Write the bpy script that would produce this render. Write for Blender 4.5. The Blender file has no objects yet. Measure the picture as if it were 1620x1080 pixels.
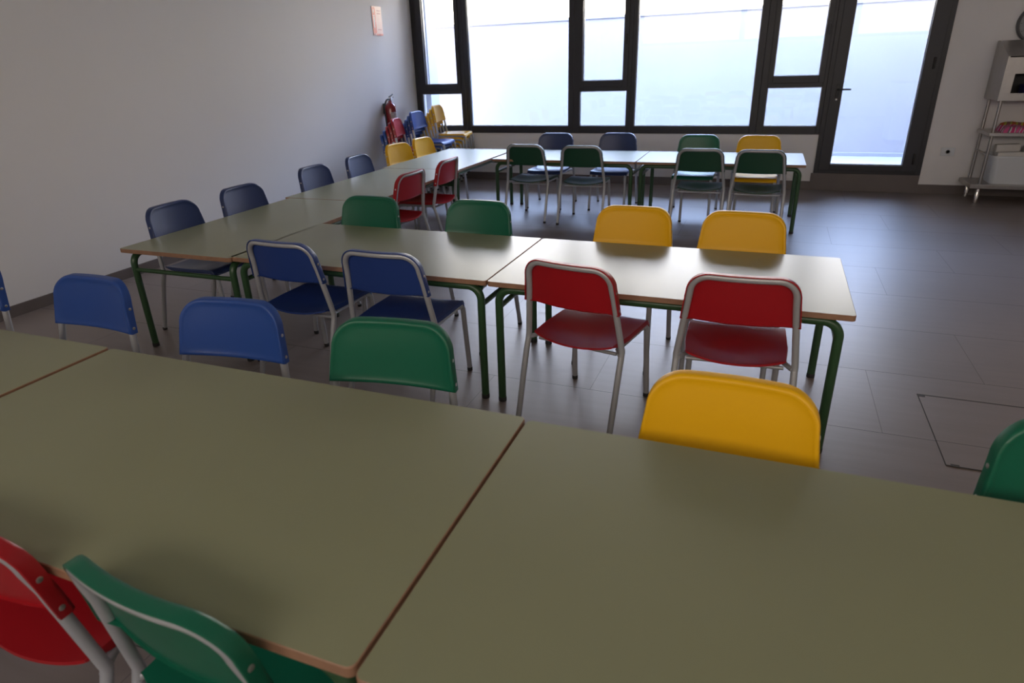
import bpy, bmesh, math, random
from mathutils import Vector, Matrix
random.seed(7)
S = bpy.context.scene
COL = S.collection
PI = math.pi

# ------------------------------------------------------------------ camera
cd = bpy.data.cameras.new('camera'); cam = bpy.data.objects.new('camera', cd); COL.objects.link(cam)
r = Vector((0.929255754, 0.368042476, -0.032069908)); u = Vector((-0.119501820, 0.381592300, 0.916573309))
w = Vector((-0.349575540, 0.847898610, -0.398578587))
M = Matrix(((r.x, u.x, -w.x, 0.460846), (r.y, u.y, -w.y, -1.262589), (r.z, u.z, -w.z, 1.422903), (0, 0, 0, 1)))
cam.matrix_world = M
cd.sensor_width = 36; cd.lens = 1010.3746 * 36 / 1620
cd.shift_x = 12.73 / 1620; cd.shift_y = 1.61 / 1620
cd.clip_start = 0.05; cd.clip_end = 200
cd.dof.use_dof = True; cd.dof.focus_distance = 2.9; cd.dof.aperture_fstop = 4.0
S.camera = cam
S.view_settings.view_transform = 'Standard'; S.view_settings.look = 'None'
S.view_settings.gamma = 1; S.view_settings.use_curve_mapping = False
S.view_settings.exposure = 0.15

# ------------------------------------------------------------------ world: pale blue sky, warm bright glow low over the yard wall
SKY = 1.0
wd = bpy.data.worlds.new('sky'); S.world = wd; wd.use_nodes = True
nt = wd.node_tree; nt.nodes.clear()
def wn(t, **k):
    n = nt.nodes.new(t)
    for a, b in k.items(): setattr(n, a, b)
    return n
tc = wn('ShaderNodeTexCoord'); sep = wn('ShaderNodeSeparateXYZ'); nt.links.new(tc.outputs['Generated'], sep.inputs[0])
rz = wn('ShaderNodeMapRange'); rz.inputs[1].default_value = 0.16; rz.inputs[2].default_value = 0.50
nt.links.new(sep.outputs[2], rz.inputs[0])
mx = wn('ShaderNodeMix', data_type='RGBA'); nt.links.new(rz.outputs[0], mx.inputs[0])
mx.inputs[6].default_value = (1.0, 0.88, 0.74, 1); mx.inputs[7].default_value = (0.46, 0.62, 1.0, 1)
# glow around the hidden low sun, ahead and to the left
dt = wn('ShaderNodeVectorMath', operation='DOT_PRODUCT'); nt.links.new(tc.outputs['Generated'], dt.inputs[0])
gd = Vector((-0.35, 0.85, 0.40)).normalized(); dt.inputs[1].default_value = gd
rg = wn('ShaderNodeMapRange'); rg.inputs[1].default_value = 0.3; rg.inputs[2].default_value = 1.0
rg.inputs[3].default_value = 1.0; rg.inputs[4].default_value = 2.2
nt.links.new(dt.outputs['Value'], rg.inputs[0])
ms = wn('ShaderNodeMath', operation='MULTIPLY'); 
rs_ = wn('ShaderNodeMapRange'); rs_.inputs[1].default_value = 0.30; rs_.inputs[2].default_value = 0.75
rs_.inputs[3].default_value = 8.0 * SKY; rs_.inputs[4].default_value = 22.0 * SKY
nt.links.new(sep.outputs[2], rs_.inputs[0]); nt.links.new(rs_.outputs[0], ms.inputs[1])
nt.links.new(rg.outputs[0], ms.inputs[0])
# behind the camera the sky is a dimmer warm evening haze
ry = wn('ShaderNodeMapRange'); ry.inputs[1].default_value = -0.25; ry.inputs[2].default_value = 0.15
nt.links.new(sep.outputs[1], ry.inputs[0])
rh = wn('ShaderNodeMapRange'); rh.inputs[1].default_value = 0.5; rh.inputs[2].default_value = 0.75
nt.links.new(sep.outputs[2], rh.inputs[0])
rm = wn('ShaderNodeMath', operation='MAXIMUM'); nt.links.new(ry.outputs[0], rm.inputs[0]); nt.links.new(rh.outputs[0], rm.inputs[1])
m2 = wn('ShaderNodeMix', data_type='RGBA'); nt.links.new(rm.outputs[0], m2.inputs[0])
m2.inputs[6].default_value = (1.0, 0.84, 0.72, 1); nt.links.new(mx.outputs[2], m2.inputs[7])
m3 = wn('ShaderNodeMix', data_type='FLOAT'); nt.links.new(rm.outputs[0], m3.inputs[0])
m3.inputs[2].default_value = 5.6; nt.links.new(ms.outputs[0], m3.inputs[3])
bg = wn('ShaderNodeBackground'); nt.links.new(m2.outputs[2], bg.inputs[0]); nt.links.new(m3.outputs[0], bg.inputs[1])
wo = wn('ShaderNodeOutputWorld'); nt.links.new(bg.outputs[0], wo.inputs[0])

# portal in the glazed opening: guides the sky's own light into the room
pl = bpy.data.lights.new('window_portal', 'AREA'); pl.shape = 'RECTANGLE'; pl.size = 6.1; pl.size_y = 2.5
pl.cycles.is_portal = True
po = bpy.data.objects.new('window_portal', pl); COL.objects.link(po); po.location = (-1.0, 7.05, 1.4)
po.rotation_euler = (-PI / 2, 0, 0)

p2 = bpy.data.lights.new('window_portal', 'AREA'); p2.shape = 'RECTANGLE'; p2.size = 7.5; p2.size_y = 1.0  # portal for the added rear window
p2.cycles.is_portal = True
po = bpy.data.objects.new('window_portal', p2); COL.objects.link(po); po.location = (.75, -3.45, 2.235); po.rotation_euler = (PI / 2, 0, 0)
CEIL = 2.85
FILL_POWER = 4.0
FILL_COL = (1.0, 0.92, 0.82)

# ------------------------------------------------------------------ materials
def mat(name, col, rough=0.5, metal=0.0, spec=0.5, noise=None, bump=None, coat=0.0):
    m = bpy.data.materials.new(name); m.use_nodes = True
    t = m.node_tree; b = t.nodes['Principled BSDF']
    b.inputs['Base Color'].default_value = (*col, 1); b.inputs['Roughness'].default_value = rough
    b.inputs['Metallic'].default_value = metal; b.inputs['Specular IOR Level'].default_value = spec
    b.inputs['Coat Weight'].default_value = coat
    if noise:
        sc, amt = noise
        c = t.nodes.new('ShaderNodeTexCoord'); n = t.nodes.new('ShaderNodeTexNoise'); n.inputs['Scale'].default_value = sc
        n.inputs['Detail'].default_value = 5
        t.links.new(c.outputs['Object'], n.inputs['Vector'])
        mr = t.nodes.new('ShaderNodeMapRange'); mr.inputs[1].default_value = .25; mr.inputs[2].default_value = .75
        mr.inputs[3].default_value = 1 - amt; mr.inputs[4].default_value = 1 + amt
        t.links.new(n.outputs[0], mr.inputs[0])
        v = t.nodes.new('ShaderNodeVectorMath'); v.operation = 'SCALE'; v.inputs[0].default_value = col
        t.links.new(mr.outputs[0], v.inputs['Scale']); t.links.new(v.outputs[0], b.inputs['Base Color'])
    if bump:
        sc, st = bump
        c = t.nodes.new('ShaderNodeTexCoord'); n = t.nodes.new('ShaderNodeTexNoise'); n.inputs['Scale'].default_value = sc
        t.links.new(c.outputs['Object'], n.inputs['Vector'])
        bp = t.nodes.new('ShaderNodeBump'); bp.inputs['Strength'].default_value = st; bp.inputs['Distance'].default_value = .002
        t.links.new(n.outputs[0], bp.inputs['Height']); t.links.new(bp.outputs[0], b.inputs['Normal'])
    return m

m_wall = mat('white_plaster', (0.84, 0.815, 0.80), 0.75, bump=(35, .12), noise=(.7, .02))
m_ceil = mat('ceiling_white', (0.7, 0.69, 0.67), 0.9, bump=(30, .1))
m_blue = mat('blue_plastic', (0.022, 0.072, 0.30), 0.36, bump=(500, .06))
m_green = mat('green_plastic', (0.006, 0.125, 0.068), 0.36, bump=(500, .06))
m_yellow = mat('yellow_plastic', (0.84, 0.45, 0.004), 0.40, spec=.35, bump=(500, .06))
m_red = mat('red_plastic', (0.37, 0.008, 0.014), 0.36, bump=(500, .06))
m_blue_shaded = mat('blue_plastic_shaded', (0.022, 0.042, 0.135), 0.36, bump=(500, .06))  # blue plastic again, with the shade on dimly lit chairs put into its colour
m_green_shaded = mat('green_plastic_shaded', (0.010, 0.062, 0.032), 0.38, bump=(500, .06))  # green plastic with the backlit row's shade mixed into its colour
m_blue_half_shaded = mat('blue_plastic_half_shaded', (0.018, 0.048, 0.215), 0.38, bump=(500, .06))  # blue plastic darkened to paint in the shade on the camera-facing backs
COLS = {'half_shaded_blue': m_blue_half_shaded, 'shaded_blue': m_blue_shaded, 'shaded_green': m_green_shaded, 'blue': m_blue, 'green': m_green, 'yellow': m_yellow, 'red': m_red}
m_tube = mat('grey_painted_tube', (0.46, 0.47, 0.49), 0.32, metal=0.3)
m_foot = mat('black_rubber', (0.02, 0.02, 0.02), 0.6)
m_bolt = mat('steel_bolt', (0.62, 0.60, 0.58), 0.3, metal=0.9)
m_gtube = mat('dark_green_tube', (0.030, 0.080, 0.032), 0.33)
m_lam = mat('pale_green_laminate', (0.245, 0.252, 0.150), 0.32, noise=(2.5, .03), bump=(220, .05))
m_edge = mat('brown_wood_edge', (0.30, 0.165, 0.10), 0.5, noise=(30, .15))
m_frame = mat('anthracite_aluminium', (0.030, 0.030, 0.036), 0.42, metal=0.2)
m_seal = mat('window_gasket', (0.01, 0.01, 0.012), 0.6)
m_spacer = mat('glazing_spacer_grey', (0.45, 0.46, 0.48), 0.4, metal=.5)
m_steel = mat('brushed_stainless_steel', (0.42, 0.40, 0.385), 0.33, metal=0.95, noise=(14, .06))
m_chrome = mat('chromed_foot', (0.75, 0.73, 0.70), 0.15, metal=1)
m_dark = mat('dark_interior', (0.012, 0.012, 0.014), 0.5)
m_white = mat('white_plastic', (0.70, 0.72, 0.74), 0.4)
m_paper = mat('white_paper', (0.72, 0.69, 0.66), 0.8, noise=(20, .05))
m_extred = mat('extinguisher_red', (0.25, 0.008, 0.012), 0.25, coat=.5)
m_black = mat('black_plastic', (0.02, 0.02, 0.022), 0.45)
m_lblue = mat('indigo_plastic', (0.03, 0.03, 0.20), 0.4)
m_extwall = mat('courtyard_wall_render', (0.32, 0.32, 0.345), 0.9, noise=(1.3, .04), bump=(12, .3))
m_extground = mat('courtyard_paving', (0.30, 0.32, 0.35), 0.6, noise=(4, .08))

def glass():
    m = bpy.data.materials.new('clear_pane'); m.use_nodes = True; t = m.node_tree; t.nodes.clear()
    o = t.nodes.new('ShaderNodeOutputMaterial'); mixn = t.nodes.new('ShaderNodeMixShader')
    tr = t.nodes.new('ShaderNodeBsdfTransparent'); tr.inputs[0].default_value = (0.96, 0.975, 0.98, 1)
    gl = t.nodes.new('ShaderNodeBsdfGlossy'); gl.inputs['Roughness'].default_value = 0.02
    fr = t.nodes.new('ShaderNodeFresnel'); fr.inputs[0].default_value = 1.45
    t.links.new(fr.outputs[0], mixn.inputs[0]); t.links.new(tr.outputs[0], mixn.inputs[1]); t.links.new(gl.outputs[0], mixn.inputs[2])
    t.links.new(mixn.outputs[0], o.inputs[0]); return m
m_glass = glass()

def floor_mat():
    m = bpy.data.materials.new('grey_porcelain_tiles'); m.use_nodes = True; t = m.node_tree; b = t.nodes['Principled BSDF']
    N = lambda ty, **k: [setattr(n, a, v) or n for n in [t.nodes.new(ty)] for a, v in (list(k.items()) or [('label', '')])][-1]
    L = t.links.new
    def mth(op, a, bb=None, c=None):
        n = t.nodes.new('ShaderNodeMath'); n.operation = op
        for i, x in enumerate((a, bb, c)):
            if x is None: continue
            if isinstance(x, (int, float)): n.inputs[i].default_value = x
            else: L(x, n.inputs[i])
        return n.outputs[0]
    c = t.nodes.new('ShaderNodeTexCoord'); s = t.nodes.new('ShaderNodeSeparateXYZ'); L(c.outputs['Object'], s.inputs[0])
    X, Y = s.outputs[0], s.outputs[1]
    RH, TW = 0.612, 1.22
    yy = mth('DIVIDE', mth('SUBTRACT', Y, 0.756), RH); row = mth('FLOOR', yy); fy = mth('SUBTRACT', yy, row)
    off = mth('MULTIPLY', row, 0.1875 + 0.3)
    xx = mth('DIVIDE', mth('SUBTRACT', mth('SUBTRACT', X, -0.68), off), TW); colx = mth('FLOOR', xx); fx = mth('SUBTRACT', xx, colx)
    def edge(f, size):
        d = mth('MULTIPLY', mth('MINIMUM', f, mth('SUBTRACT', 1.0, f)), size); return mth('LESS_THAN', d, 0.0016)
    g = mth('MAXIMUM', edge(fy, RH), mth('MULTIPLY', edge(fx, TW), 0.5))
    # per tile shade and faint streaks along the tile
    cv = t.nodes.new('ShaderNodeCombineXYZ'); L(row, cv.inputs[0]); L(colx, cv.inputs[1])
    wn_ = t.nodes.new('ShaderNodeTexWhiteNoise'); wn_.noise_dimensions = '2D'; L(cv.outputs[0], wn_.inputs['Vector'])
    st = t.nodes.new('ShaderNodeCombineXYZ'); L(mth('MULTIPLY', X, 2.2), st.inputs[0]); L(mth('MULTIPLY', Y, 26), st.inputs[1]); L(mth('MULTIPLY', wn_.outputs[0], 9), st.inputs[2])
    ns = t.nodes.new('ShaderNodeTexNoise'); ns.inputs['Scale'].default_value = 1.0; ns.inputs['Detail'].default_value = 6; L(st.outputs[0], ns.inputs['Vector'])
    nb = t.nodes.new('ShaderNodeTexNoise'); nb.inputs['Scale'].default_value = 1.7; nb.inputs['Detail'].default_value = 4; L(c.outputs['Object'], nb.inputs['Vector'])
    fac = mth('ADD', mth('ADD', mth('MULTIPLY', ns.outputs[0], 0.30), mth('MULTIPLY', nb.outputs[0], 0.22)), mth('MULTIPLY', wn_.outputs[0], 0.06))
    fac = mth('ADD', fac, 0.71)
    v = t.nodes.new('ShaderNodeVectorMath'); v.operation = 'SCALE'; v.inputs[0].default_value = FLOORCOL; L(fac, v.inputs['Scale'])
    mx = t.nodes.new('ShaderNodeMix'); mx.data_type = 'RGBA'; L(g, mx.inputs[0]); L(v.outputs[0], mx.inputs[6]); mx.inputs[7].default_value = (0.07, 0.062, 0.06, 1)
    L(mx.outputs[2], b.inputs['Base Color'])
    L(mth('ADD', mth('ADD', mth('MULTIPLY', ns.outputs[0], 0.10), 0.35), mth('MULTIPLY', g, .3)), b.inputs['Roughness'])
    b.inputs['Specular IOR Level'].default_value = 0.5
    return m
FLOORCOL = (0.245, 0.20, 0.18)
m_floor = floor_mat()
m_base = mat('skirting_tile', (0.155, 0.128, 0.118), 0.4, noise=(8, .06))

# ------------------------------------------------------------------ helpers
def link(name, bm, mats, parent=None, smooth=False, angle=None):
    me = bpy.data.meshes.new(name); bmesh.ops.recalc_face_normals(bm, faces=bm.faces); bm.to_mesh(me); bm.free()
    for mm in (mats if isinstance(mats, (list, tuple)) else [mats]): me.materials.append(mm)
    if smooth:
        for pgn in me.polygons: pgn.use_smooth = True
        me.set_sharp_from_angle(angle=math.radians(angle or 40))
    o = bpy.data.objects.new(name, me); COL.objects.link(o)
    if parent: o.parent = parent
    return o
def empty(name, loc=(0, 0, 0), rz=0.0):
    o = bpy.data.objects.new(name, None); COL.objects.link(o); o.location = loc; o.rotation_euler = (0, 0, rz); o.empty_display_size = .1
    return o
def tag(o, label, cat, group=None):
    o['label'] = label; o['category'] = cat
    if group: o['group'] = group
    return o
def struct(o, label=None):
    o['kind'] = 'structure'
    if label: o['label'] = label
    return o
def copy_tree(o, parent=None):
    c = o.copy(); COL.objects.link(c)
    if parent: c.parent = parent
    for ch in list(KIDS.get(o.name, [])): copy_tree(ch, c)
    return c
KIDS = {}
def box(bm, x0, x1, y0, y1, z0, z1, mi=0, bev=0):
    vs = [bm.verts.new((x, y, z)) for x in (x0, x1) for y in (y0, y1) for z in (z0, z1)]
    fs = [(0, 1, 3, 2), (4, 6, 7, 5), (0, 4, 5, 1), (2, 3, 7, 6), (0, 2, 6, 4), (1, 5, 7, 3)]
    ff = [bm.faces.new([vs[i] for i in f]) for f in fs]
    for f in ff: f.material_index = mi
    if bev:
        es = list({e for f in ff for e in f.edges})
        bmesh.ops.bevel(bm, geom=es, offset=bev, segments=2, affect='EDGES', profile=.6)
    return ff
def bx(*a, bev=0, bm=None):
    bm = bm or bmesh.new(); box(bm, *a, bev=bev); return bm
def fillet(pts, rad, n=6):
    out = []
    P = [Vector(q) for q in pts]
    for i, q in enumerate(P):
        rr = rad[i] if isinstance(rad, (list, tuple)) else rad
        if i in (0, len(P) - 1) or rr == 0: out.append(q); continue
        a = (P[i - 1] - q); b = (P[i + 1] - q); la, lb = a.length, b.length; a.normalize(); b.normalize()
        ang = a.angle(b); d = rr / math.tan(ang / 2) if ang < PI - 1e-4 else 0
        d = min(d, la * .49, lb * .49)
        if d < 1e-5: out.append(q); continue
        R_ = d * math.tan(ang / 2); bis = (a + b).normalized(); c = q + bis * (R_ / math.sin(ang / 2))
        s0 = q + a * d - c; s1 = q + b * d - c; tot = s0.angle(s1)
        ax = s0.cross(s1).normalized()
        for k in range(n + 1): out.append(c + Matrix.Rotation(tot * k / n, 3, ax) @ s0)
    return out
def tube(bm, pts, rad, seg=12, cap=True, mi=0, radii=None, flat=1.0):
    P = [Vector(q) for q in pts]; rings = []
    t0 = (P[1] - P[0]).normalized(); up = Vector((0, 0, 1)) if abs(t0.z) < .9 else Vector((1, 0, 0))
    nrm = t0.cross(up).normalized()
    for i, q in enumerate(P):
        if i == 0: t = (P[1] - P[0]).normalized()
        elif i == len(P) - 1: t = (P[-1] - P[-2]).normalized()
        else: t = ((P[i + 1] - q).normalized() + (q - P[i - 1]).normalized()).normalized()
        nrm = (nrm - t * nrm.dot(t)).normalized(); bn = t.cross(nrm)
        rr = radii[i] if radii else rad
        rings.append([bm.verts.new(q + (nrm * math.cos(2 * PI * k / seg) + bn * math.sin(2 * PI * k / seg) * flat) * rr) for k in range(seg)])
    for a, b in zip(rings, rings[1:]):
        for k in range(seg):
            f = bm.faces.new((a[k], a[(k + 1) % seg], b[(k + 1) % seg], b[k])); f.material_index = mi
    if cap:
        f = bm.faces.new(rings[0][::-1]); f.material_index = mi
        f = bm.faces.new(rings[-1]); f.material_index = mi
def tb(pts, rad, seg=12, **k):
    bm = bmesh.new(); tube(bm, pts, rad, seg, **k); return bm
def lathe(prof, seg=24, loc=(0, 0, 0), axis='z', bm=None, mi=0):
    bm = bm or bmesh.new(); rings = []
    for rr, h in prof:
        ring = []
        for k in range(seg):
            a = 2 * PI * k / seg
            if axis == 'z': v = (rr * math.cos(a), rr * math.sin(a), h)
            elif axis == 'y': v = (rr * math.cos(a), h, rr * math.sin(a))
            else: v = (h, rr * math.cos(a), rr * math.sin(a))
            ring.append(bm.verts.new(Vector(v) + Vector(loc)))
        rings.append(ring)
    for a, b in zip(rings, rings[1:]):
        for k in range(seg):
            f = bm.faces.new((a[k], a[(k + 1) % seg], b[(k + 1) % seg], b[k])); f.material_index = mi
    for ring in (rings[0], rings[-1]):
        f = bm.faces.new(ring); f.material_index = mi
    return bm

# ------------------------------------------------------------------ room shell
XL, XR, YB, YF = -4.043, 6.2, 6.895, -3.3
TH = 0.25
XO1 = 0.955            # door frame left
XO2 = 2.000            # door frame right
ZS = 0.603             # underside of window frame
ZD = 0.188             # underside of door frame
ZT = 2.56              # head of glazing
struct(link('floor', bx(XL - TH, XR + TH, YF - TH, YB + .02, -0.2, 0), m_floor), 'grey brown large format porcelain floor tiles')
struct(link('ceiling', bx(XL - TH, XR + TH, YF - TH, YB + TH, CEIL, CEIL + .25), m_ceil))
struct(link('wall_left', bx(XL - TH, XL, YF - TH, YB + TH, -0.0, CEIL), m_wall), 'plain white plaster wall on the left')
struct(link('wall_right', bx(XR, XR + TH, YF - TH, YB + TH, 0, CEIL), m_wall))
bm = bmesh.new(); WX0, WX1, WZ0, WZ1 = -3.0, 4.5, 1.75, 2.72
box(bm, XL, WX0, YF - TH, YF, 0, CEIL); box(bm, WX1, XR, YF - TH, YF, 0, CEIL); box(bm, WX0, WX1, YF - TH, YF, 0, WZ0); box(bm, WX0, WX1, YF - TH, YF, WZ1, CEIL)
struct(link('wall_front', bm, m_wall))
bm = bmesh.new()
box(bm, XL, XO1, YB, YB + TH, 0, ZS); box(bm, XO2, XR, YB, YB + TH, 0, CEIL); box(bm, XL, XO2, YB, YB + TH, ZT, CEIL)
struct(link('wall_back', bm, m_wall), 'white wall below and beside the long window')
struct(link('baseboard_left', bx(XL, XL + .012, YF, YB, 0, .075, bev=.002), m_base))
bm = bmesh.new(); box(bm, XL + .012, XO1 - .02, YB - .012, YB, 0, .095); struct(link('baseboard_back', bm, m_base))
bm = bmesh.new(); box(bm, XO2, XR, YB - .012, YB, 0, .095); struct(link('baseboard_back_right', bm, m_base))
struct(link('trim_1', bx(XO1 - .02, XO2, YB - .012, YB + TH, 0, ZD, bev=.003), m_base), 'brown grey tiled step under the glazed door')

# ---- windows: y of frame
Y0, Y1 = YB - 0.015, YB + 0.065
def pane(x0, x1, z0, z1, parent, y=YB + .028):
    return link('pane', bx(x0, x1, y, y + .006, z0, z1), m_glass, parent)
def rectframe(bm, x0, x1, z0, z1, X0, X1, Z0, Z1, ya, yb, bev=.003):
    """ring between outer (X0..Z1) and opening (x0..z1)"""
    box(bm, X0, x0, ya, yb, Z0, Z1, bev=bev); box(bm, x1, X1, ya, yb, Z0, Z1, bev=bev)
    box(bm, x0, x1, ya, yb, Z0, z0, bev=bev); box(bm, x0, x1, ya, yb, z1, Z1, bev=bev)
def gasket(x0, x1, z0, z1, parent):
    bm = bmesh.new(); g = .007
    rectframe(bm, x0 + g, x1 - g, z0 + g, z1 - g, x0, x1, z0, z1, YB + .012, YB + .045, bev=0)
    return link('glazing_bead', bm, m_spacer, parent)
ZG = 0.690
def big_window(n, x0, x1, X0, X1):
    e = struct(empty(f'window_{n}', (0, 0, 0)))
    bm = bmesh.new(); rectframe(bm, x0, x1, ZG, ZT - .07, X0, X1, ZS, ZT, Y0, Y1)
    link('window_frame', bm, m_frame, e); gasket(x0, x1, ZG, ZT - .07, e); pane(x0 + .004, x1 - .004, ZG + .004, ZT - .074, e); return e
def split_window(n, x0, x1, sx0, sx1, X0, X1, handle):
    e = struct(empty(f'window_{n}', (0, 0, 0)))
    zt0, zt1 = 1.093, 1.150
    bm = bmesh.new()
    box(bm, X0, x0, Y0, Y1, ZS, ZT, bev=.003); box(bm, x1, X1, Y0, Y1, ZS, ZT, bev=.003)
    box(bm, x0, x1, Y0, Y1, ZS, ZG, bev=.003); box(bm, x0, x1, Y0, Y1, zt0, zt1, bev=.003); box(bm, x0, x1, Y0, Y1, ZT - .05, ZT, bev=.003)
    link('window_frame', bm, m_frame, e); gasket(x0, x1, ZG, zt0, e); pane(x0 + .004, x1 - .004, ZG + .004, zt0 - .004, e)
    # opening sash above the transom, standing a little proud
    bm = bmesh.new(); rectframe(bm, sx0, sx1, 1.212, ZT - .12, x0 - .008, x1 + .008, zt1 - .012, ZT - .042, Y0 - .014, Y1 - .01)
    s = link('sash', bm, m_frame, e)
    gasket(sx0, sx1, 1.212, ZT - .12, s); pane(sx0 + .004, sx1 - .004, 1.216, ZT - .124, s)
    hx = handle
    bm = bmesh.new(); box(bm, hx - .012, hx + .012, Y0 - .024, Y0 - .013, 1.66, 1.73, bev=.003)
    box(bm, hx - .007, hx + .007, Y0 - .052, Y0 - .022, 1.685, 1.70, bev=.002); box(bm, hx - .008, hx + .008, Y0 - .056, Y0 - .045, 1.60, 1.70, bev=.003)
    link('handle', bm, m_frame, s)
    return e
split_window(1, -3.960, -3.378, -3.885, -3.425, XL, -3.318, -3.392)
big_window(2, -3.252, -1.925, -3.317, -1.858)
split_window(3, -1.780, -1.203, -1.745, -1.256, -1.857, -1.152, -1.222)
big_window(4, -1.102, 0.220, -1.151, 0.292)
split_window(5, 0.367, 0.915, 0.408, 0.867, 0.293, 0.954, 0.897)
# ---- door
e = struct(empty('door_1', (0, 0, 0)), 'glazed door with wide dark frame')
bm = bmesh.new(); rectframe(bm, 1.010, 1.945, ZD + .045, ZT - .05, XO1, XO2, ZD, ZT, Y0, Y1 + .01); link('door_frame', bm, m_frame, e)
bm = bmesh.new(); rectframe(bm, 1.112, 1.815, 0.285, ZT - .14, 1.002, 1.953, ZD + .035, ZT - .04, Y0 - .014, Y1 - .005)
lf = link('door_leaf', bm, m_frame, e)
gasket(1.112, 1.815, .285, ZT - .14, lf); pane(1.116, 1.811, .289, ZT - .144, lf)
bm = bmesh.new(); box(bm, 1.052, 1.082, Y0 - .024, Y0 - .013, .99, 1.12, bev=.004)
tube(bm, fillet([(1.067, Y0 - .02, 1.066), (1.067, Y0 - .06, 1.066), (1.190, Y0 - .06, 1.066)], .012), .009, 10)
link('handle', bm, m_black, lf, smooth=True)
link('lock_cylinder', lathe([(.009, 0), (.011, -.004), (.011, -.012), (.008, -.014)], 14, (1.067, Y0 - .013, .965), 'y'), m_bolt, lf, smooth=True)
for hz in (.36, 1.30):
    link('hinge', lathe([(.008, hz - .055), (.010, hz - .05), (.010, hz + .05), (.008, hz + .055)], 12, (1.905, Y0 - .024, 0)), m_black, lf, smooth=True)

# ---- unseen window added behind the camera for warm fill light
e = struct(empty('window_6', (0, 0, 0))); bm = bmesh.new()
for k in range(3):
    a = WX0 + 2.5 * k
    for q in ((a, a + .07, WZ0, WZ1), (a + 2.43, a + 2.5, WZ0, WZ1), (a + .07, a + 2.43, WZ0, WZ0 + .07), (a + .07, a + 2.43, WZ1 - .07, WZ1)): box(bm, q[0], q[1], YF - .12, YF - .05, q[2], q[3])
link('window_frame', bm, m_frame, e)
link('pane', bx(WX0 + .03, WX1 - .03, YF - .088, YF - .082, WZ0 + .03, WZ1 - .03), m_glass, e)
# ---- courtyard outside
struct(link('courtyard_ground', bx(-9, 3.6, YB + TH, 8.75, -.1, .145), m_extground))
bm = bmesh.new(); box(bm, -9, 3.85, 8.75, 8.95, -.1, 1.985); box(bm, -9, 3.85, 8.73, 8.97, 1.985, 2.02)
struct(link('courtyard_wall', bm, m_extwall))
struct(link('courtyard_wall_kerb', bx(-9, 3.6, 8.69, 8.75, .145, .19), m_extground))
struct(link('courtyard_wall_left', bx(XL - .3, -3.965, YB + TH, 7.40, .0, 2.9), m_extwall))
struct(link('yard_shade_wall', bx(2.45, 2.7, YB + TH, 8.75, .0, 6.5), m_extwall))  # tall unseen wall added to shade the right side of the yard

# ---- access hatch in the floor
hx0, hx1, hy0, hy1 = 1.215, 1.80, 1.19, 1.775
hb = tag(link('floor_hatch', bx(hx0, hx1, hy0, hy1, 0.0002, .0025), m_floor), 'square floor access hatch set flush in the tiles at right', 'floor hatch')
bm = bmesh.new()
for a in ((hx0 - .003, hx1, hy1 - .004, hy1 + .004), (hx0 - .0015, hx0 + .001, hy0, hy1), (hx1 - .002, hx1 + .003, hy0, hy1), (hx0, hx1, hy0 - .003, hy0 + .002)):
    box(bm, *a, 0.0002, .0032)
for cx, cy in ((hx0 + .012, hy1 - .012), (hx0 + .03, hy0 + .003)): box(bm, cx - .014, cx + .014, cy - .008, cy + .008, .0004, .0036)
link('hatch_rim', bm, mat('dark_hatch_joint', (0.045, 0.035, 0.025), .7), hb)

# ------------------------------------------------------------------ chair
# local frame: x to the sitter's right, +y where the seat faces, origin on the floor midway between the rear feet
KZ, KY, TZ, TY = 0.376, 0.103, 0.716, 0.048
RT = 0.0126
BOW = 0.026
def tx(z):      # half width of upright centre line at height z
    return 0.178 + (0.655 - z) * (0.212 - 0.178) / (0.655 - KZ)
def ty(z): return KY + (TY - KY) * (z - KZ) / (TZ - KZ)
def bow(x): return -BOW * max(0.0, 1 - (x / 0.195) ** 2)
def outline(n_side=4, n_arc=9, n_top=8, n_bot=8):
    """closed outline (x,z) of the backrest, from bottom left, up, over, down, back along the bottom"""
    zb, zt, R_ = 0.536, 0.730, 0.084
    o = []
    xo = lambda z: tx(z) + 0.0155
    zs = zt - R_
    for i in range(n_side): o.append((-xo(zb + (zs - zb) * i / n_side), zb + (zs - zb) * i / n_side))
    xs = xo(zs)
    for i in range(n_arc + 1):
        a = PI - (PI / 2) * i / n_arc; o.append((-xs + R_ + R_ * math.cos(a) , zs + R_ * math.sin(a)))
    for i in range(1, n_top): o.append((-(xs - R_) + 2 * (xs - R_) * i / n_top, zt))
    for i in range(n_arc + 1):
        a = PI / 2 - (PI / 2) * i / n_arc; o.append((xs - R_ + R_ * math.cos(a), zs + R_ * math.sin(a)))
    for i in range(1, n_side + 1): o.append((xo(zs + (zb - zs) * i / n_side), zs + (zb - zs) * i / n_side))
    for i in range(1, n_bot):
        x = xo(zb) * (1 - 2 * i / n_bot); o.append((x, zb - 0.004 * (1 - (x / .2) ** 2)))
    return o
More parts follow.
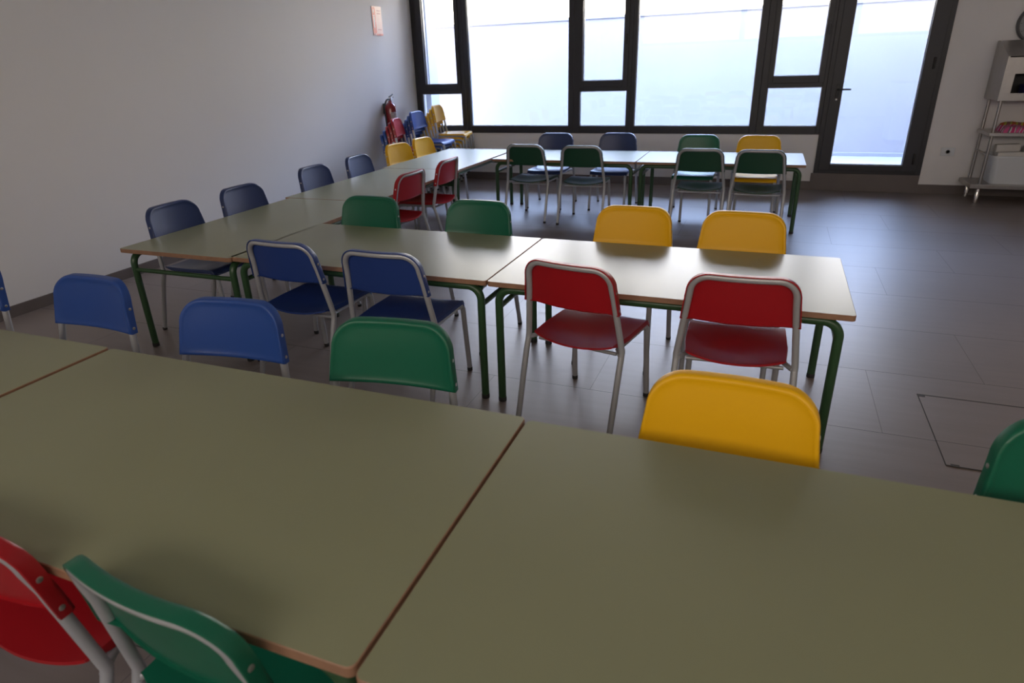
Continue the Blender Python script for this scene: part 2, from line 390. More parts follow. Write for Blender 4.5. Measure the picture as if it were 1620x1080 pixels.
def backrest_bm():
    bm = bmesh.new(); O = outline(); cx, cz = 0, 0.631
    zb = 0.536
    def ring(inset, depth):
        vs = []
        for (x, z) in O:
            d = Vector((x - cx, z - cz)); L = d.length
            # inset perpendicular-ish: scale
            sx = 1 - inset / 0.195; sz = 1 - inset / 0.097
            X = cx + (x - cx) * sx; Z = cz + (z - cz) * sz
            dep = depth
            vs.append(bm.verts.new((X, ty(Z) + bow(X) + dep, Z)))
        return vs
    def rs(base, s, depth):
        vs = []
        for (x, z) in O:
            X = x * (1 - base / 0.195) * s; Z = cz + (z - cz) * (1 - base / 0.097) * s
            vs.append(bm.verts.new((X, ty(Z) + bow(X) + depth, Z)))
        return vs
    def ring_rim(inset, depth, bottomdepth):
        vs = ring(inset, depth)
        for v, (x, z) in zip(vs, O):
            k = min(1, max(0, (zb + .012 - z) / .012))
            if abs(x) < .19: v.co.y += (bottomdepth - depth) * k
        return vs
    F = RT + .004
    rings = [ring_rim(.0035, -.013, F - .012), ring_rim(0.0, -.012, F - .010), ring(0, F - .006), ring(.0025, F + .001), ring(.007, F + .003), ring(.013, F + .001), ring(.018, F - .0005),
             *[rs(.018, k / 8, F - .001) for k in (7, 6, 5, 4, 3, 2, 1)]]
    n = len(O)
    for a, b in zip(rings, rings[1:]):
        for k in range(n): bm.faces.new((a[k], a[(k + 1) % n], b[(k + 1) % n], b[k]))
    def fan(rg, dep):
        c_ = bm.verts.new((cx, ty(cz) + bow(cx) + dep, cz))
        for k in range(n): bm.faces.new((rg[k], rg[(k + 1) % n], c_))
    fan(rings[-1], F - .001)
    # back side
    back = [rings[0], ring_rim(.0038, F - .009, F - .006), *[rs(.010, k / 8, F - .007) for k in (7, 6, 5, 4, 3, 2, 1)]]
    for a, b in zip(back, back[1:]):
        for k in range(n): bm.faces.new((b[k], b[(k + 1) % n], a[(k + 1) % n], a[k]))
    fan(back[-1], F - .007)
    return bm
def seat_bm():
    bm = bmesh.new(); NU, NV = 16, 18; top = []; bot = []
    for j in range(NV + 1):
        v = j / NV; rt = []; rb = []
        for i in range(NU + 1):
            uu = -1 + 2 * i / NU
            half = 0.176 + 0.012 * min(1, v * 3)
            if v > .93: half -= .006 * (v - .93) / .07
            y = 0.088 + v * 0.393
            z = 0.393
            ds = (1 - uu * uu)
            z -= 0.024 * ds * (math.exp(-((v - .25) / .35) ** 2))
            z += 0.004 * uu ** 4
            if v < .12: y -= 0.030 * ds * (1 - v / .12)
            # waterfall front
            y_f = 0.455
            if v > .84:
                a = (v - .84) / .16 * math.radians(88); Rr = .034
                y = 0.0 + (0.088 + .84 * .393) + Rr * math.sin(a); z -= Rr * (1 - math.cos(a))
            x = uu * half
            rt.append(bm.verts.new((x, y, z)))
        # side edges of the shell wrap down over the rails
        sk = .020 * min(1, v * 6 + .25)
        for kk, idx in ((0, 0), (1, NU)):
            q = rt[idx].co; sg = -1 if idx == 0 else 1
            a_ = bm.verts.new((q.x + sg * .003, q.y, q.z - sk * .35)); b_ = bm.verts.new((q.x + sg * .0035, q.y - (.004 if v > .9 else 0), q.z - sk))
            if idx == 0: lft = [b_, a_]
            else: rgt = [a_, b_]
        top.append(lft + rt + rgt)
    bm.normal_update()
    for j in range(NV):
        for i in range(NU + 4): bm.faces.new((top[j][i], top[j][i + 1], top[j + 1][i + 1], top[j + 1][i]))
    bm.normal_update()
    if sum(f.normal.z for f in bm.faces) < 0: bmesh.ops.reverse_faces(bm, faces=bm.faces)
    bmesh.ops.solidify(bm, geom=list(bm.faces), thickness=0.008)
    return bm
def make_chair(name, colname):
    """returns the Empty; every piece of the chair the photo shows is a mesh of its own"""
    c = empty(name); cm = COLS[colname]; kids = []
    # back hoop from seat level up and over
    pts = []
    left = [(-tx(z), ty(z), z) for z in (KZ, .45, .52, .6)]
    R_ = .068; zt = TZ; zs = zt - R_; xs = tx(zs)
    arc = []
    for i in range(10):
        a = PI - (PI / 2) * i / 9; X = -xs + R_ + R_ * math.cos(a); Z = zs + R_ * math.sin(a); arc.append((X, ty(Z) + bow(X) * 1.0, Z))
    topm = [(-(xs - R_) + 2 * (xs - R_) * i / 8, 0, zt) for i in range(1, 8)]
    topm = [(x, ty(z) + bow(x), z) for x, _, z in topm]
    pts = left + arc + topm + [(-x, y, z) for x, y, z in arc[::-1]] + [(-x, y, z) for x, y, z in left[::-1]]
    low_l = (-.2115, 0.097, KZ - .02); low_r = (.2115, .097, KZ - .02)
    hoop = link('back_frame', tb([low_l] + pts + [low_r], RT, 12), m_tube, c, smooth=True, angle=60); kids.append(hoop)
    for s in (-1, 1):
        g = link('leg', tb([(s * .2115, .097, KZ - .021), (s * .2125, .08, KZ - .07), (s * .212, 0.0, .012)], RT, 12), m_tube, c, smooth=True, angle=60)
        f = link('rubber_foot', lathe([(.010, .0), (.0135, .001), (.0135, .018), (.0118, .02)], 12, (s * .212, 0.0, 0)), m_foot, g, smooth=True); KIDS[g.name] = [f]; kids.append(g)
        # front leg, bends back under the seat
        fp = fillet([(s * .183, .479, .012), (s * .176, .452, .362), (s * .176, .40, .3665)], [0, .030, 0], 7)
        g = link('leg', tb(fp, RT, 12), m_tube, c, smooth=True, angle=60)
        f = link('rubber_foot', lathe([(.010, .0), (.0135, .001), (.0135, .018), (.0118, .02)], 12, (s * .183, .479, 0)), m_foot, g, smooth=True); KIDS[g.name] = [f]; kids.append(g)
        g = link('side_rail', tb([(s * .176, .402, .3665), (s * .178, .14, .3655), (s * .205, .098, .362)], .010, 10), m_tube, c, smooth=True, angle=60); kids.append(g)
    for yb, zb in ((.37, .356), (.13, .350)): kids.append(link('cross_bar', tb([(-.177, yb, zb), (.177, yb, zb)], .008, 8), m_tube, c, smooth=True, angle=60))
    st = link('seat', seat_bm(), cm, c, smooth=True, angle=50); kids.append(st)
    br = link('backrest', backrest_bm(), cm, c, smooth=True, angle=50); kids.append(br); bl = []
    for s in (-1, 1):
        for z in (.628, .556):
            X = tx(z) + .0148
            bl.append(link('bolt', lathe([(.0062, 0), (.0062, s * .001), (.004, s * .002), (.002, s * .002)], 10, (s * X, ty(z) + .001, z), 'x'), m_bolt, br, smooth=True))
    KIDS[br.name] = bl
    KIDS[c.name] = kids
    return c
PROTO = {}
def chair(colname, x, y, rz, label, group, z=0.0, tilt=0.0, name='school_chair'):
    if colname not in PROTO: c = make_chair(name, colname); PROTO[colname] = c
    else: c = copy_tree(PROTO[colname]); 
    c.location = (x, y, z); c.rotation_euler = (tilt, 0, rz)
    return tag(c, label, 'chair', group)
G1 = 'chairs around the long front table'; G2 = 'chairs around the middle table'; G3 = 'chairs along the side table'; G4 = 'chairs around the back table by the window'
# front table, far side (facing the camera)
chair('blue', -2.66, .385, 3.14, 'blue chair cut off by the left edge of the photo, behind the front table', G1)
chair('blue', -1.889, .359, 3.15, 'bright blue chair behind the front table, nearest the left wall of those fully in view', G1)
chair('blue', -1.160, .302, 3.26, 'bright blue chair behind the front table, beside the green one', G1)
chair('green', -0.533, .296, 3.265, 'large green chair behind the front table, between a blue chair and a yellow one', G1)
chair('yellow', 0.450, .205, 3.12, 'big yellow chair close behind the front table', G1)
chair('green', 1.150, .215, 3.24, 'green chair cut off by the right edge of the photo', G1)
# front table, camera side
chair('red', -0.826, -.835, -.02, 'red chair in the bottom left corner, seen from its back', G1)
chair('green', -0.352, -.835, -.09, 'green chair at the bottom, blurred back tube closest to the camera', G1)
# middle table, camera side
chair('half_shaded_blue', -1.555, .935, -.027, 'shaded blue chair seen from behind, left of the two at the middle table', G2)
chair('half_shaded_blue', -1.004, .906, .005, 'shaded blue chair seen from behind, just behind the large green backrest', G2)
chair('red', -0.207, .954, -.201, 'red chair turned slightly, seen from behind at the middle table joint', G2)
chair('red', 0.436, .973, .033, 'red chair seen from behind near the right end of the middle table', G2)
# middle table, far side
chair('green', -1.702, 2.031, 3.111, 'green chair in the inner corner where the middle table meets the side table', G2)
chair('green', -1.009, 2.055, 3.115, 'green chair on the far side of the middle table, beside the yellow chairs', G2)
chair('yellow', -0.145, 2.085, 3.119, 'yellow chair on the far side of the middle table, next to a green chair', G2)
chair('yellow', 0.392, 2.069, 3.107, 'yellow chair at the far right end of the middle table', G2)
# side table along the left wall
chair('shaded_blue', -2.862, 1.539, -1.515, 'shaded blue chair by the left wall, nearest the camera in the wall row', G3)
chair('shaded_blue', -2.876, 2.137, -1.573, 'shaded blue chair by the left wall, second in the wall row', G3)
chair('shaded_blue', -2.961, 3.039, -1.557, 'shaded blue chair by the left wall, third in the wall row', G3)
chair('shaded_blue', -2.960, 3.668, -1.540, 'shaded blue chair by the left wall, next to the yellow chairs', G3)
chair('yellow', -3.072, 4.562, -1.709, 'yellow chair by the left wall, beside the last shaded blue chair', G3)
chair('yellow', -3.081, 5.096, -1.629, 'yellow chair by the left wall, in front of the chair stacks', G3)
chair('red', -1.914, 2.933, 1.523, 'red chair on the inner side of the side table, nearer the camera', G3)
chair('red', -1.950, 3.625, 1.589, 'red chair on the inner side of the side table, farther back by the corner', G3)
# back table, window side
chair('shaded_blue', -1.687, 5.674, 3.129, 'shaded blue chair under the window, left of the pair behind the back table', G4)
chair('shaded_blue', -1.020, 5.715, 3.124, 'shaded blue chair under the window, at the joint of the back tables', G4)
chair('green', -0.186, 5.588, 3.134, 'green chair on the window side of the back table', G4)
chair('yellow', 0.368, 5.554, 3.141, 'yellow chair on the window side of the back table', G4)
# back table, room side
chair('shaded_green', -1.690, 4.59, -.055, 'shaded green chair with its back to us, first from the left at the back table', G4)
chair('shaded_green', -1.126, 4.548, .010, 'shaded green chair with its back to us, second from the left at the back table', G4)
chair('shaded_green', -0.070, 4.452, -.008, 'shaded green chair with its back to us, third from the left at the back table', G4)
chair('shaded_green', 0.408, 4.425, 0.0, 'shaded green chair with its back to us, at the right end of the back table', G4)

# stacks in the far left corner: nested chairs facing the room
ORD = ['bottom', 'second', 'third', 'fourth', 'fifth', 'sixth', 'seventh']
def stack(cols, x, y, rz, group, where, dz=.042, dx=.035):
    n = len(cols)
    for i, cn in enumerate(cols):
        pos = 'topmost' if i == n - 1 else ('lowest' if i == 0 else ORD[i] + ' from the bottom')
        chair(cn, x + i * dx * math.cos(rz + PI / 2), y + i * dx * math.sin(rz + PI / 2), rz, f'{cn} chair {pos} in the {where}', group, z=i * dz)
STK = []
stack(['blue', 'blue', 'red', 'red', 'red'], -3.74, 5.42, -PI / 2 + .28, 'stacked chairs, red stack', 'stack with red chairs on top')
stack(['blue'] * 6, -3.77, 5.92, -PI / 2 + .08, 'stacked chairs, blue stack', 'all blue stack between red and yellow stacks')
stack(['yellow'] * 7, -3.77, 6.38, -PI / 2 + .17, 'stacked chairs, yellow stack', 'yellow stack by the window corner')

# ------------------------------------------------------------------ tables
TKN = .022
def top_bm(L, W, H, rc=.014):
    bm = bmesh.new(); pts = []
    for cx, cy, a0 in ((L - rc, W - rc, 0), (rc, W - rc, PI / 2), (rc, rc, PI), (L - rc, rc, 1.5 * PI)):
        for k in range(6):
            a = a0 + PI / 2 * k / 5; pts.append((cx + rc * math.cos(a), cy + rc * math.sin(a)))
    n = len(pts); c = Vector((L / 2, W / 2))
    def ring(z, ins):
        return [bm.verts.new((x - ins * (1 if x > c.x else -1), y - ins * (1 if y > c.y else -1), z)) for x, y in pts]
    rs = [ring(H - TKN, .0015), ring(H - TKN + .0015, 0), ring(H - .0015, 0), ring(H, .0015)]
    for a, b in zip(rs, rs[1:]):
        for k in range(n):
            f = bm.faces.new((a[k], a[(k + 1) % n], b[(k + 1) % n], b[k])); f.material_index = 1
    f = bm.faces.new(rs[-1]); f.material_index = 0
    f = bm.faces.new(rs[0][::-1]); f.material_index = 1
    return bm
def table(x, y, th, L, W, H, label, group, along='x'):
    """corner (x,y), long side along local x (or local y)"""
    t = empty('canteen_table', (x, y, 0), th)
    tag(t, label, 'table', group)
    sw = (lambda q: q) if along == 'x' else (lambda q: Vector((q[1], q[0], q[2])))
    def add(name, bm, m, par=t, sm=True):
        if along == 'y':
            for v in bm.verts: v.co = Vector((v.co.y, v.co.x, v.co.z))
        return link(name, bm, m, par, smooth=sm, angle=50)
    add('tabletop', top_bm(L, W, H), [m_lam, m_edge], sm=False)
    R_ = .0175; ix, iy = .040, .035; zr = H - TKN - R_ - .001; B = .085
    for yy in (iy, W - iy):
        for s in (0, 1):
            X = ix if s == 0 else L - ix; d = 1 if s == 0 else -1
            pts = fillet([(X, yy, .012), (X, yy, zr), (X + d * .12, yy, zr)], [0, B, 0], 9)
            g = add('leg', tb(pts, R_, 14), m_gtube)
            add('rubber_foot', lathe([(.015, 0), (.0185, .001), (.0185, .02), (.0176, .021)], 14, (X, yy, 0)), m_foot, g)
        add('side_rail', tb([(ix + .118, yy, zr), (L - ix - .118, yy, zr)], R_, 14), m_gtube)
    for X in (ix, L - ix):
        add('cross_bar', tb([(X, iy + .01, H - .125), (X, W - iy - .01, H - .125)], .012, 12), m_gtube)
    return t
W_ = .754
table(.0014, -.7562, .0072, 1.4, W_, .634, 'pale green front table nearest the camera, right half of the foreground', 'front row of tables')
table(-1.406, -.7555, .0072, 1.4, W_, .634, 'pale green front table in the middle of the foreground, seams at both ends', 'front row of tables')
table(-2.822, -.762, .0072, 1.4, W_, .634, 'pale green front table cut off by the left edge of the photo', 'front row of tables')
table(-1.992, 1.1108, -.0022, 1.4, W_, .583, 'middle table with two blue chairs on its near side', 'middle row of tables')
table(-.586, 1.1060, -.0023, 1.4, W_, .583, 'middle table with two red chairs on its near side, warm glare on top', 'middle row of tables')
table(-2.7262, 1.0800, .0127, 1.43, W_, .583, 'table along the left wall, its green legs and end facing the camera', 'tables along the left wall', along='y')
table(-2.795, 2.518, .0129, 1.43, W_, .583, 'second table along the left wall, red chairs on its inner side', 'tables along the left wall', along='y')
table(-2.850, 3.958, .0050, 1.44, W_ + .02, .583, 'corner table by the chair stacks, joining the wall row and back row', 'tables along the left wall', along='y')
table(-2.046, 4.665, .003, 1.4, W_, .583, 'back table in white window glare, under the wide left pane', 'back row of tables')
table(-.6361, 4.6654, .0101, 1.4, W_, .583, 'back table at the right end near the glazed door', 'back row of tables')

# ------------------------------------------------------------------ fire extinguisher and its sign
ex = tag(empty('fire_extinguisher', (XL, 6.02, .63)), 'red fire extinguisher hung on the left wall above the chair stacks', 'fire extinguisher')
link('body', lathe([(.05, 0), (.066, .008), (.070, .03), (.070, .34), (.062, .375), (.040, .402), (.022, .412), (.020, .43)], 24, (.095, 0, 0)), m_extred, ex, smooth=True)
lb = bmesh.new()
for k in range(9):
    pass
ring0 = [lb.verts.new((.095 + .0712 * math.cos(a), .0712 * math.sin(a), z)) for z in (.14, .30) for a in [(-60 + 10 * k) * PI / 180 for k in range(11)]]
for k in range(10): lb.faces.new((ring0[k], ring0[k + 1], ring0[k + 12], ring0[k + 11]))
link('label', lb, mat('extinguisher_label', (.55, .45, .43), .5, noise=(60, .5)), ex, smooth=True)
bm = lathe([(.018, .43), (.022, .435), (.022, .462), (.012, .47)], 14, (.095, 0, 0)); box(bm, .085, .105, -.02, .055, .455, .470)
link('valve', bm, m_chrome, ex, smooth=True)
bm = bmesh.new(); tube(bm, fillet([(.095, -.01, .475), (.095, .03, .485), (.095, .075, .502)], .02), .008, 8); tube(bm, [(.095, .0, .46), (.095, .085, .468)], .006, 8)
link('handle', bm, m_black, ex, smooth=True)
link('hose', tb(fillet([(.095, -.015, .448), (.095, -.075, .450), (.060, -.088, .36), (.075, -.080, .06)], .04), .010, 10), m_black, ex, smooth=True)
link('nozzle', lathe([(.010, 0), (.014, .01), (.012, .10), (.009, .11)], 12, (.077, -.080, -.03)), m_black, ex, smooth=True)
link('bracket', bx(.0, .03, -.02, .02, .28, .40, bev=.002), m_black, ex)
sg = tag(empty('extinguisher_sign', (XL, 6.06, 1.79)), 'small red and white fire extinguisher sign high on the left wall', 'sign')
link('sign_board', bx(0.001, .005, -.105, .105, 0, .31, bev=.001), mat('sign_glare_pink', (.92, .62, .55), .35), sg)  # window glare on the red sign put into the pale pink
bm = bmesh.new()
for a in ((-.103, -.040, .02, .30), (-.040, .103, .0, .018), (-.040, -.030, .03, .29)): box(bm, .005, .0058, a[0], a[1], a[2], a[3])
link('red_field', bm, mat('sign_red', (.85, .22, .16), .35), sg)
bm = bmesh.new(); box(bm, .0058, .0064, -.080, -.060, .08, .20); box(bm, .0058, .0064, -.085, -.055, .205, .215); box(bm, .0058, .0064, -.056, -.051, .12, .20)
box(bm, .0058, .0064, -.078, -.064, .24, .275)
link('pictogram', bm, mat('sign_white', (.95, .9, .88), .35), sg)
bm = bmesh.new()
for (a, b) in ((-.095, -.06), (.02, .06)): box(bm, .0058, .0064, a, b, .004, .016)
for zz in (.26, .23, .06): box(bm, .0052, .0056, .0, .08, zz, zz + .008)
link('print', bm, mat('sign_dark_red', (.45, .08, .07), .4), sg)

# ------------------------------------------------------------------ wall clock
ck = tag(empty('wall_clock', (2.69, YB, 1.625)), 'round grey wall clock above the steel trolley, cut by the right edge', 'clock')
R_ = .175
link('clock_case', lathe([(R_ - .01, 0), (R_, -.006), (R_, -.034), (R_ - .008, -.042), (R_ - .022, -.040), (R_ - .026, -.028)], 40, (0, 0, 0), 'y'), mat('clock_grey', (.10, .10, .105), .35), ck, smooth=True)
link('clock_face', lathe([(R_ - .024, -.027), (R_ - .024, -.029)], 40, (0, 0, 0), 'y'), mat('clock_face_grey', (.30, .31, .33), .5), ck)
bm = bmesh.new()
for k in range(60):
    a = 2 * PI * k / 60; ln = .012 if k % 5 == 0 else .005
    r0, r1 = R_ - .030 - ln, R_ - .030; wd_ = .002 if k % 5 == 0 else .0008
    c_, s_ = math.cos(a), math.sin(a)
    vs = [bm.verts.new((rr * c_ - q * s_, -.0295, rr * s_ + q * c_)) for rr, q in ((r0, -wd_), (r1, -wd_), (r1, wd_), (r0, wd_))]; bm.faces.new(vs)
link('minute_marks', bm, m_black, ck)
for h in range(1, 13):
    cu = bpy.data.curves.new('numeral', 'FONT'); cu.body = str(h); cu.size = .038; cu.align_x = 'CENTER'; cu.align_y = 'CENTER'; cu.extrude = .0004
    to = bpy.data.objects.new('numeral_text', cu); COL.objects.link(to); bpy.context.view_layer.update()
    nm_ = bpy.data.meshes.new_from_object(to.evaluated_get(bpy.context.evaluated_depsgraph_get())); bpy.data.objects.remove(to)
    nm_.materials.clear(); nm_.materials.append(m_black); o = bpy.data.objects.new('numeral', nm_); COL.objects.link(o); o.parent = ck
    a = PI / 2 - 2 * PI * h / 12; o.location = ((R_ - .062) * math.cos(a), -.030, (R_ - .062) * math.sin(a)); o.rotation_euler = (PI / 2, 0, 0)
for nm, a, ln, wd_ in (('hour_hand', .9, .07, .004), ('minute_hand', -.6, .105, .003)):
    link(nm, tb([(-.015 * math.sin(a), -.033, -.015 * math.cos(a)), (ln * math.sin(a), -.033, ln * math.cos(a))], wd_, 6), m_black, ck)

# ------------------------------------------------------------------ wall socket
so = tag(empty('wall_socket', (2.205, YB, .437)), 'white wall socket low between glazed door and steel trolley', 'socket')
link('plate', bx(-.062, .062, -.009, 0, -.042, .042, bev=.003), m_white, so)
link('outlet', lathe([(.021, -.0095), (.021, -.0105), (.017, -.0105), (.016, -.0095)], 20, (-.0, 0, 0), 'y'), mat('outlet_grey', (.42, .43, .45), .5), so)

# ------------------------------------------------------------------ steel trolley with cutlery cabinet
tr = tag(empty('serving_trolley', (2.42, 6.42, 0)), 'stainless steel serving trolley with shelves against the right of the back wall', 'trolley')
TW, TD = 1.25, .43
for (x, y) in ((0.02, .02), (.02, TD - .02), (TW - .02, .02), (TW - .02, TD - .02)):
    g = link('leg', tb([(x, y, .10), (x, y, .96)], .014, 14), m_steel, tr, smooth=True, angle=60)
    link('foot', lathe([(.016, 0), (.021, .004), (.021, .09), (.017, .10), (.017, .16)], 16, (x, y, 0)), m_chrome, g, smooth=True)
def shelf(z, th=.035, lip=.0):
    bm = bmesh.new(); box(bm, -.012 - lip, TW + .012, -.012, TD + .012, z - th, z, bev=.003); return bm
link('shelf', shelf(.185, .04, .05), m_steel, tr); link('shelf', shelf(.672, .03), m_steel, tr)
for x in (.02, TW - .02):
    for z in (.47,): link('side_rung', tb([(x, .02, z), (x, TD - .02, z)], .008, 10), m_steel, tr, smooth=True)
# cabinet
cb = tag(empty('cutlery_cabinet', (2.40, 6.40, .962)), 'steel cutlery cabinet with sloping slotted lid on top of the trolley', 'cabinet')
CW, CDp = 1.29, .47
def prism(prof, x0, x1, bm=None):
    bm = bm or bmesh.new(); a = [bm.verts.new((x0, y, z)) for y, z in prof]; b = [bm.verts.new((x1, y, z)) for y, z in prof]; n = len(prof)
    for k in range(n): bm.faces.new((a[k], a[(k + 1) % n], b[(k + 1) % n], b[k]))
    bm.faces.new(a[::-1]); bm.faces.new(b); return bm
side = [(0, 0), (CDp, 0), (CDp, .52), (CDp - .10, .52), (0, .385)]
for xa in (0, CW - .012): link('side_panel', prism(side, xa, xa + .012), m_steel, cb)
link('back_panel', bx(.012, CW - .012, CDp - .01, CDp, 0, .52), m_steel, cb)
link('bottom_panel', bx(.012, CW - .012, 0, CDp - .01, 0, .012), m_steel, cb)
bm = prism([(0, .385), (0, .373), (CDp - .10, .508), (CDp, .508), (CDp, .52), (CDp - .10, .52)], .012, CW - .012)
lid = link('lid', bm, m_steel, cb)
bm = bmesh.new()
for k in range(5):
    x = .16 + k * .24; n_ = Vector((0, -.1350, .37)).normalized()
    prism([(.03, .397), (.03, .402), (CDp - .13, .514), (CDp - .13, .509)], x, x + .014, bm)
link('slot', bm, m_chrome, lid)
bm = bmesh.new(); box(bm, .012, CW - .012, 0, .012, .012, .065, bev=.001); box(bm, .012, CW - .012, 0, .012, .232, .385, bev=.001)
box(bm, .012, .085, 0, .012, .065, .232); box(bm, CW - .085, CW - .012, 0, .012, .065, .232)
link('front_panel', bm, m_steel, cb)
link('inner_tray', bx(.03, CW - .03, .30, .31, .02, .36), m_dark, cb)
tag(link('storage_tub', bx(2.60, 2.86, 6.44, 6.62, .976, 1.10, bev=.01), m_lblue), 'dark indigo tub inside the opening of the steel cabinet', 'tub')
# cloths on the middle shelf
def cloth(name, x0, x1, y0, y1, z, h, m, label, seed, wob=.012):
    rnd = random.Random(seed); bm = bmesh.new(); nx, ny = 22, 12; ph = [rnd.uniform(0, 6) for _ in range(6)]
    top = []; botr = []
    for j in range(ny + 1):
        a = []; b = []
        for i in range(nx + 1):
            uu, vv = i / nx, j / ny
            ex_ = min(uu, 1 - uu, ) * 9; ey_ = min(vv, 1 - vv) * 7; k = min(1, ex_ * 1.6, ey_ * 1.6) ** .5
            z1 = z + .002 + h * k * (.86 + .14 * math.sin(uu * 9 + ph[0]) * math.sin(vv * 3 + ph[1])) + wob * k * math.sin(uu * 22 + ph[2] + 3 * vv) * .6
            xx = x0 + (x1 - x0) * uu + wob * math.sin(vv * 9 + ph[3]); yy = y0 + (y1 - y0) * vv + wob * math.sin(uu * 11 + ph[4])
            a.append(bm.verts.new((xx, yy, max(z + .001, z1)))); b.append(bm.verts.new((xx, yy, z + .0005)))
        top.append(a); botr.append(b)
    for j in range(ny):
        for i in range(nx):
            bm.faces.new((top[j][i], top[j][i + 1], top[j + 1][i + 1], top[j + 1][i])); bm.faces.new((botr[j][i], botr[j + 1][i], botr[j + 1][i + 1], botr[j][i + 1]))
    for j in range(ny):
        for i in (0, nx): bm.faces.new((top[j][i], top[j + 1][i], botr[j + 1][i], botr[j][i]))
    for i in range(nx):
        for j in (0, ny): bm.faces.new((top[j][i], top[j][i + 1], botr[j][i + 1], botr[j][i]))
    return tag(link(name, bm, m, smooth=True, angle=80), label, 'cloth', 'cloths on the middle trolley shelf')
m_pink = mat('hot_pink_cloth', (.62, .03, .25), .8)
def stripe(name, cols, sc, rot):
    m = bpy.data.materials.new(name); m.use_nodes = True; t = m.node_tree; b = t.nodes['Principled BSDF']; b.inputs['Roughness'].default_value = .85
    c = t.nodes.new('ShaderNodeTexCoord'); mp = t.nodes.new('ShaderNodeMapping'); mp.inputs['Rotation'].default_value = (0, 0, rot); t.links.new(c.outputs['Object'], mp.inputs[0])
    wv = t.nodes.new('ShaderNodeTexWave'); wv.inputs['Scale'].default_value = sc; wv.inputs['Distortion'].default_value = 4; t.links.new(mp.outputs[0], wv.inputs[0])
    cr = t.nodes.new('ShaderNodeValToRGB'); cr.color_ramp.interpolation = 'CONSTANT'
    for i, cc in enumerate(cols):
        el = cr.color_ramp.elements[i] if i < 2 else cr.color_ramp.elements.new(i / len(cols))
        el.position = i / len(cols); el.color = (*cc, 1)
    t.links.new(wv.outputs[0], cr.inputs[0]); t.links.new(cr.outputs[0], b.inputs['Base Color']); return m
m_st1 = stripe('pink_white_grey_stripes', [(.6, .05, .2), (.75, .7, .72), (.15, .15, .18), (.6, .1, .25)], 5, .6)
m_st2 = stripe('orange_olive_print', [(.5, .12, .03), (.35, .33, .05), (.5, .45, .08), (.25, .1, .08)], 3, .2)
cloth('folded_cloth', 2.52, 2.78, 6.44, 6.70, .672, .055, m_st1, 'cloth striped pink, white and grey at the left end of the middle shelf', 3)
cloth('folded_cloth', 2.80, 3.30, 6.43, 6.62, .672, .060, m_pink, 'plain hot pink cloth folded on the middle shelf', 5)
cloth('folded_cloth', 2.56, 3.2, 6.71, 6.82, .672, .075, m_st2, 'orange and olive printed cloth behind the pink cloth', 8)
# white bin on the bottom shelf
def tub(x0, x1, y0, y1, z0, z1):
    bm = bmesh.new(); rc = .05
    def ring(ins, z):
        pts = []
        for cx, cy, a0 in ((x1 - rc, y1 - rc, 0), (x0 + rc, y1 - rc, PI / 2), (x0 + rc, y0 + rc, PI), (x1 - rc, y0 + rc, 1.5 * PI)):
            for k in range(7):
                a = a0 + PI / 2 * k / 6; pts.append(bm.verts.new((cx + (rc) * math.cos(a) - ins * (1 if cx > (x0 + x1) / 2 else -1), cy + rc * math.sin(a) - ins * (1 if cy > (y0 + y1) / 2 else -1), z)))
        return pts
    rs = [ring(.035, z0), ring(.004, z1 - .02), ring(-.008, z1 - .018), ring(-.008, z1), ring(.004, z1), ring(.008, z1 - .02), ring(.037, z0 + .006)]; n = len(rs[0])
    for a, b in zip(rs, rs[1:]):
        for k in range(n): bm.faces.new((a[k], a[(k + 1) % n], b[(k + 1) % n], b[k]))
    bm.faces.new(rs[0][::-1]); bm.faces.new(rs[-1]); return bm
tag(link('storage_bin', tub(2.50, 3.14, 6.45, 6.81, .185, .455), m_white, smooth=True, angle=50), 'large white plastic bin on the bottom shelf of the trolley', 'bin')
rnd = random.Random(4)
GP = 'white packets in the bin'
pk = [(2.55, 6.52, .41, .22, .10, .09, 'white packet lying in the left front of the white bin'), (2.56, 6.65, .45, .20, .10, .11, 'tall white packet at the left back of the white bin'),
      (2.80, 6.51, .41, .22, .10, .075, 'flat white packet in the front middle of the white bin'), (2.79, 6.64, .45, .12, .10, .10, 'bluish white packet standing in the middle of the white bin'),
      (2.93, 6.65, .45, .15, .10, .12, 'white packet at the right back of the white bin')]
for i, (x, y, z, a, b, c, lab) in enumerate(pk):
    bm = bmesh.new(); box(bm, 0, a, 0, b, 0, c, bev=.012)
    o = tag(link('paper_packet', bm, m_paper if i != 3 else m_white, smooth=True, angle=40), lab, 'packet', GP); o.location = (x, y, z - .02); o.rotation_euler = (rnd.uniform(-.05, .05), rnd.uniform(-.05, .05), rnd.uniform(-.08, .08))
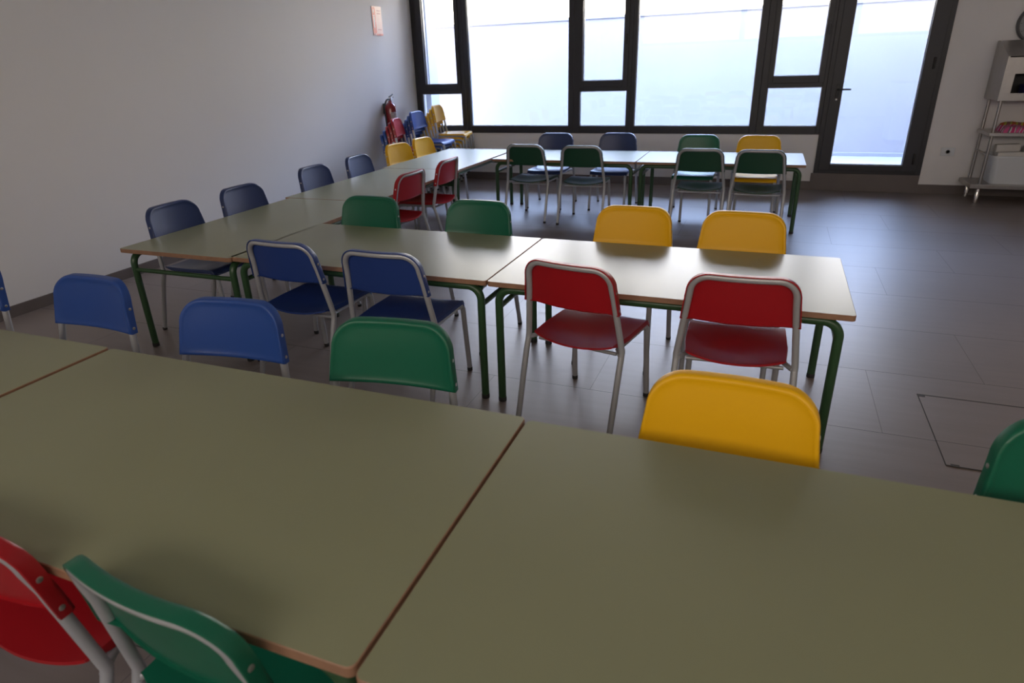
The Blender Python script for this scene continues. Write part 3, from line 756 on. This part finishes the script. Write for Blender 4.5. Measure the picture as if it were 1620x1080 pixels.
# packing below them, hidden inside the bin, so they rest on something
tag(link('folded_towels', bx(2.55, 3.09, 6.505, 6.76, .192, .385, bev=.01), m_paper), 'pile of folded white towels filling the bin under the packets', 'towels')

# ------------------------------------------------------------------ unseen counter added to keep warm light off the floor, just outside the frame on the right
ct = tag(empty('light_blocker_counter', (2.22, 1.9, 0)), 'added unseen counter just beyond the right edge of the photo', 'counter')
link('body', bx(.03, 2.6, .03, .67, .08, .95, bev=.004), m_wall, ct); link('plinth', bx(.06, 2.6, .06, .64, 0, .08), m_base, ct); link('worktop', bx(0, 2.63, 0, .70, .95, .985, bev=.004), m_steel, ct)

# ------------------------------------------------------------------ unseen ceiling panels added as fill light (behind and above the camera)
m_em = bpy.data.materials.new('fill_lamp_diffuser'); m_em.use_nodes = True
b = m_em.node_tree.nodes['Principled BSDF']; b.inputs['Emission Color'].default_value = (*FILL_COL, 1); b.inputs['Emission Strength'].default_value = 1.0
FILL_LABEL = ['added square fill lamp behind the camera, by the left wall', 'added square fill lamp straight behind the camera', 'added square fill lamp in the rear right of the room',
              'added square fill lamp over the added counter side', 'added square fill lamp toward the steel trolley']
FILL_LAMPS = [(-1.6, -2.3), (1.2, -2.3), (4.0, -2.3), (4.0, 0.4), (4.2, 3.6)]
for i, (x, y) in enumerate(FILL_LAMPS):
    e = tag(empty('added_fill_lamp', (x, y, CEIL)), FILL_LABEL[i], 'lamp', 'added fill lamps out of view')
    bm = bmesh.new(); rectframe(bm, -.29, .29, -.29, .29, -.31, .31, -.31, .31, -.012, 0, bev=0)
    for v in bm.verts: v.co = Vector((v.co.x, v.co.z, v.co.y))
    link('fill_lamp_frame', bm, m_white, e); link('diffuser', bx(-.29, .29, -.29, .29, -.008, -.002), m_em, e)
    ld = bpy.data.lights.new('fill_light', 'AREA'); ld.shape = 'SQUARE'; ld.size = .56; ld.energy = FILL_POWER; ld.color = FILL_COL
    lo = bpy.data.objects.new('fill_light', ld); COL.objects.link(lo); lo.parent = e; lo.location = (0, 0, -.014)
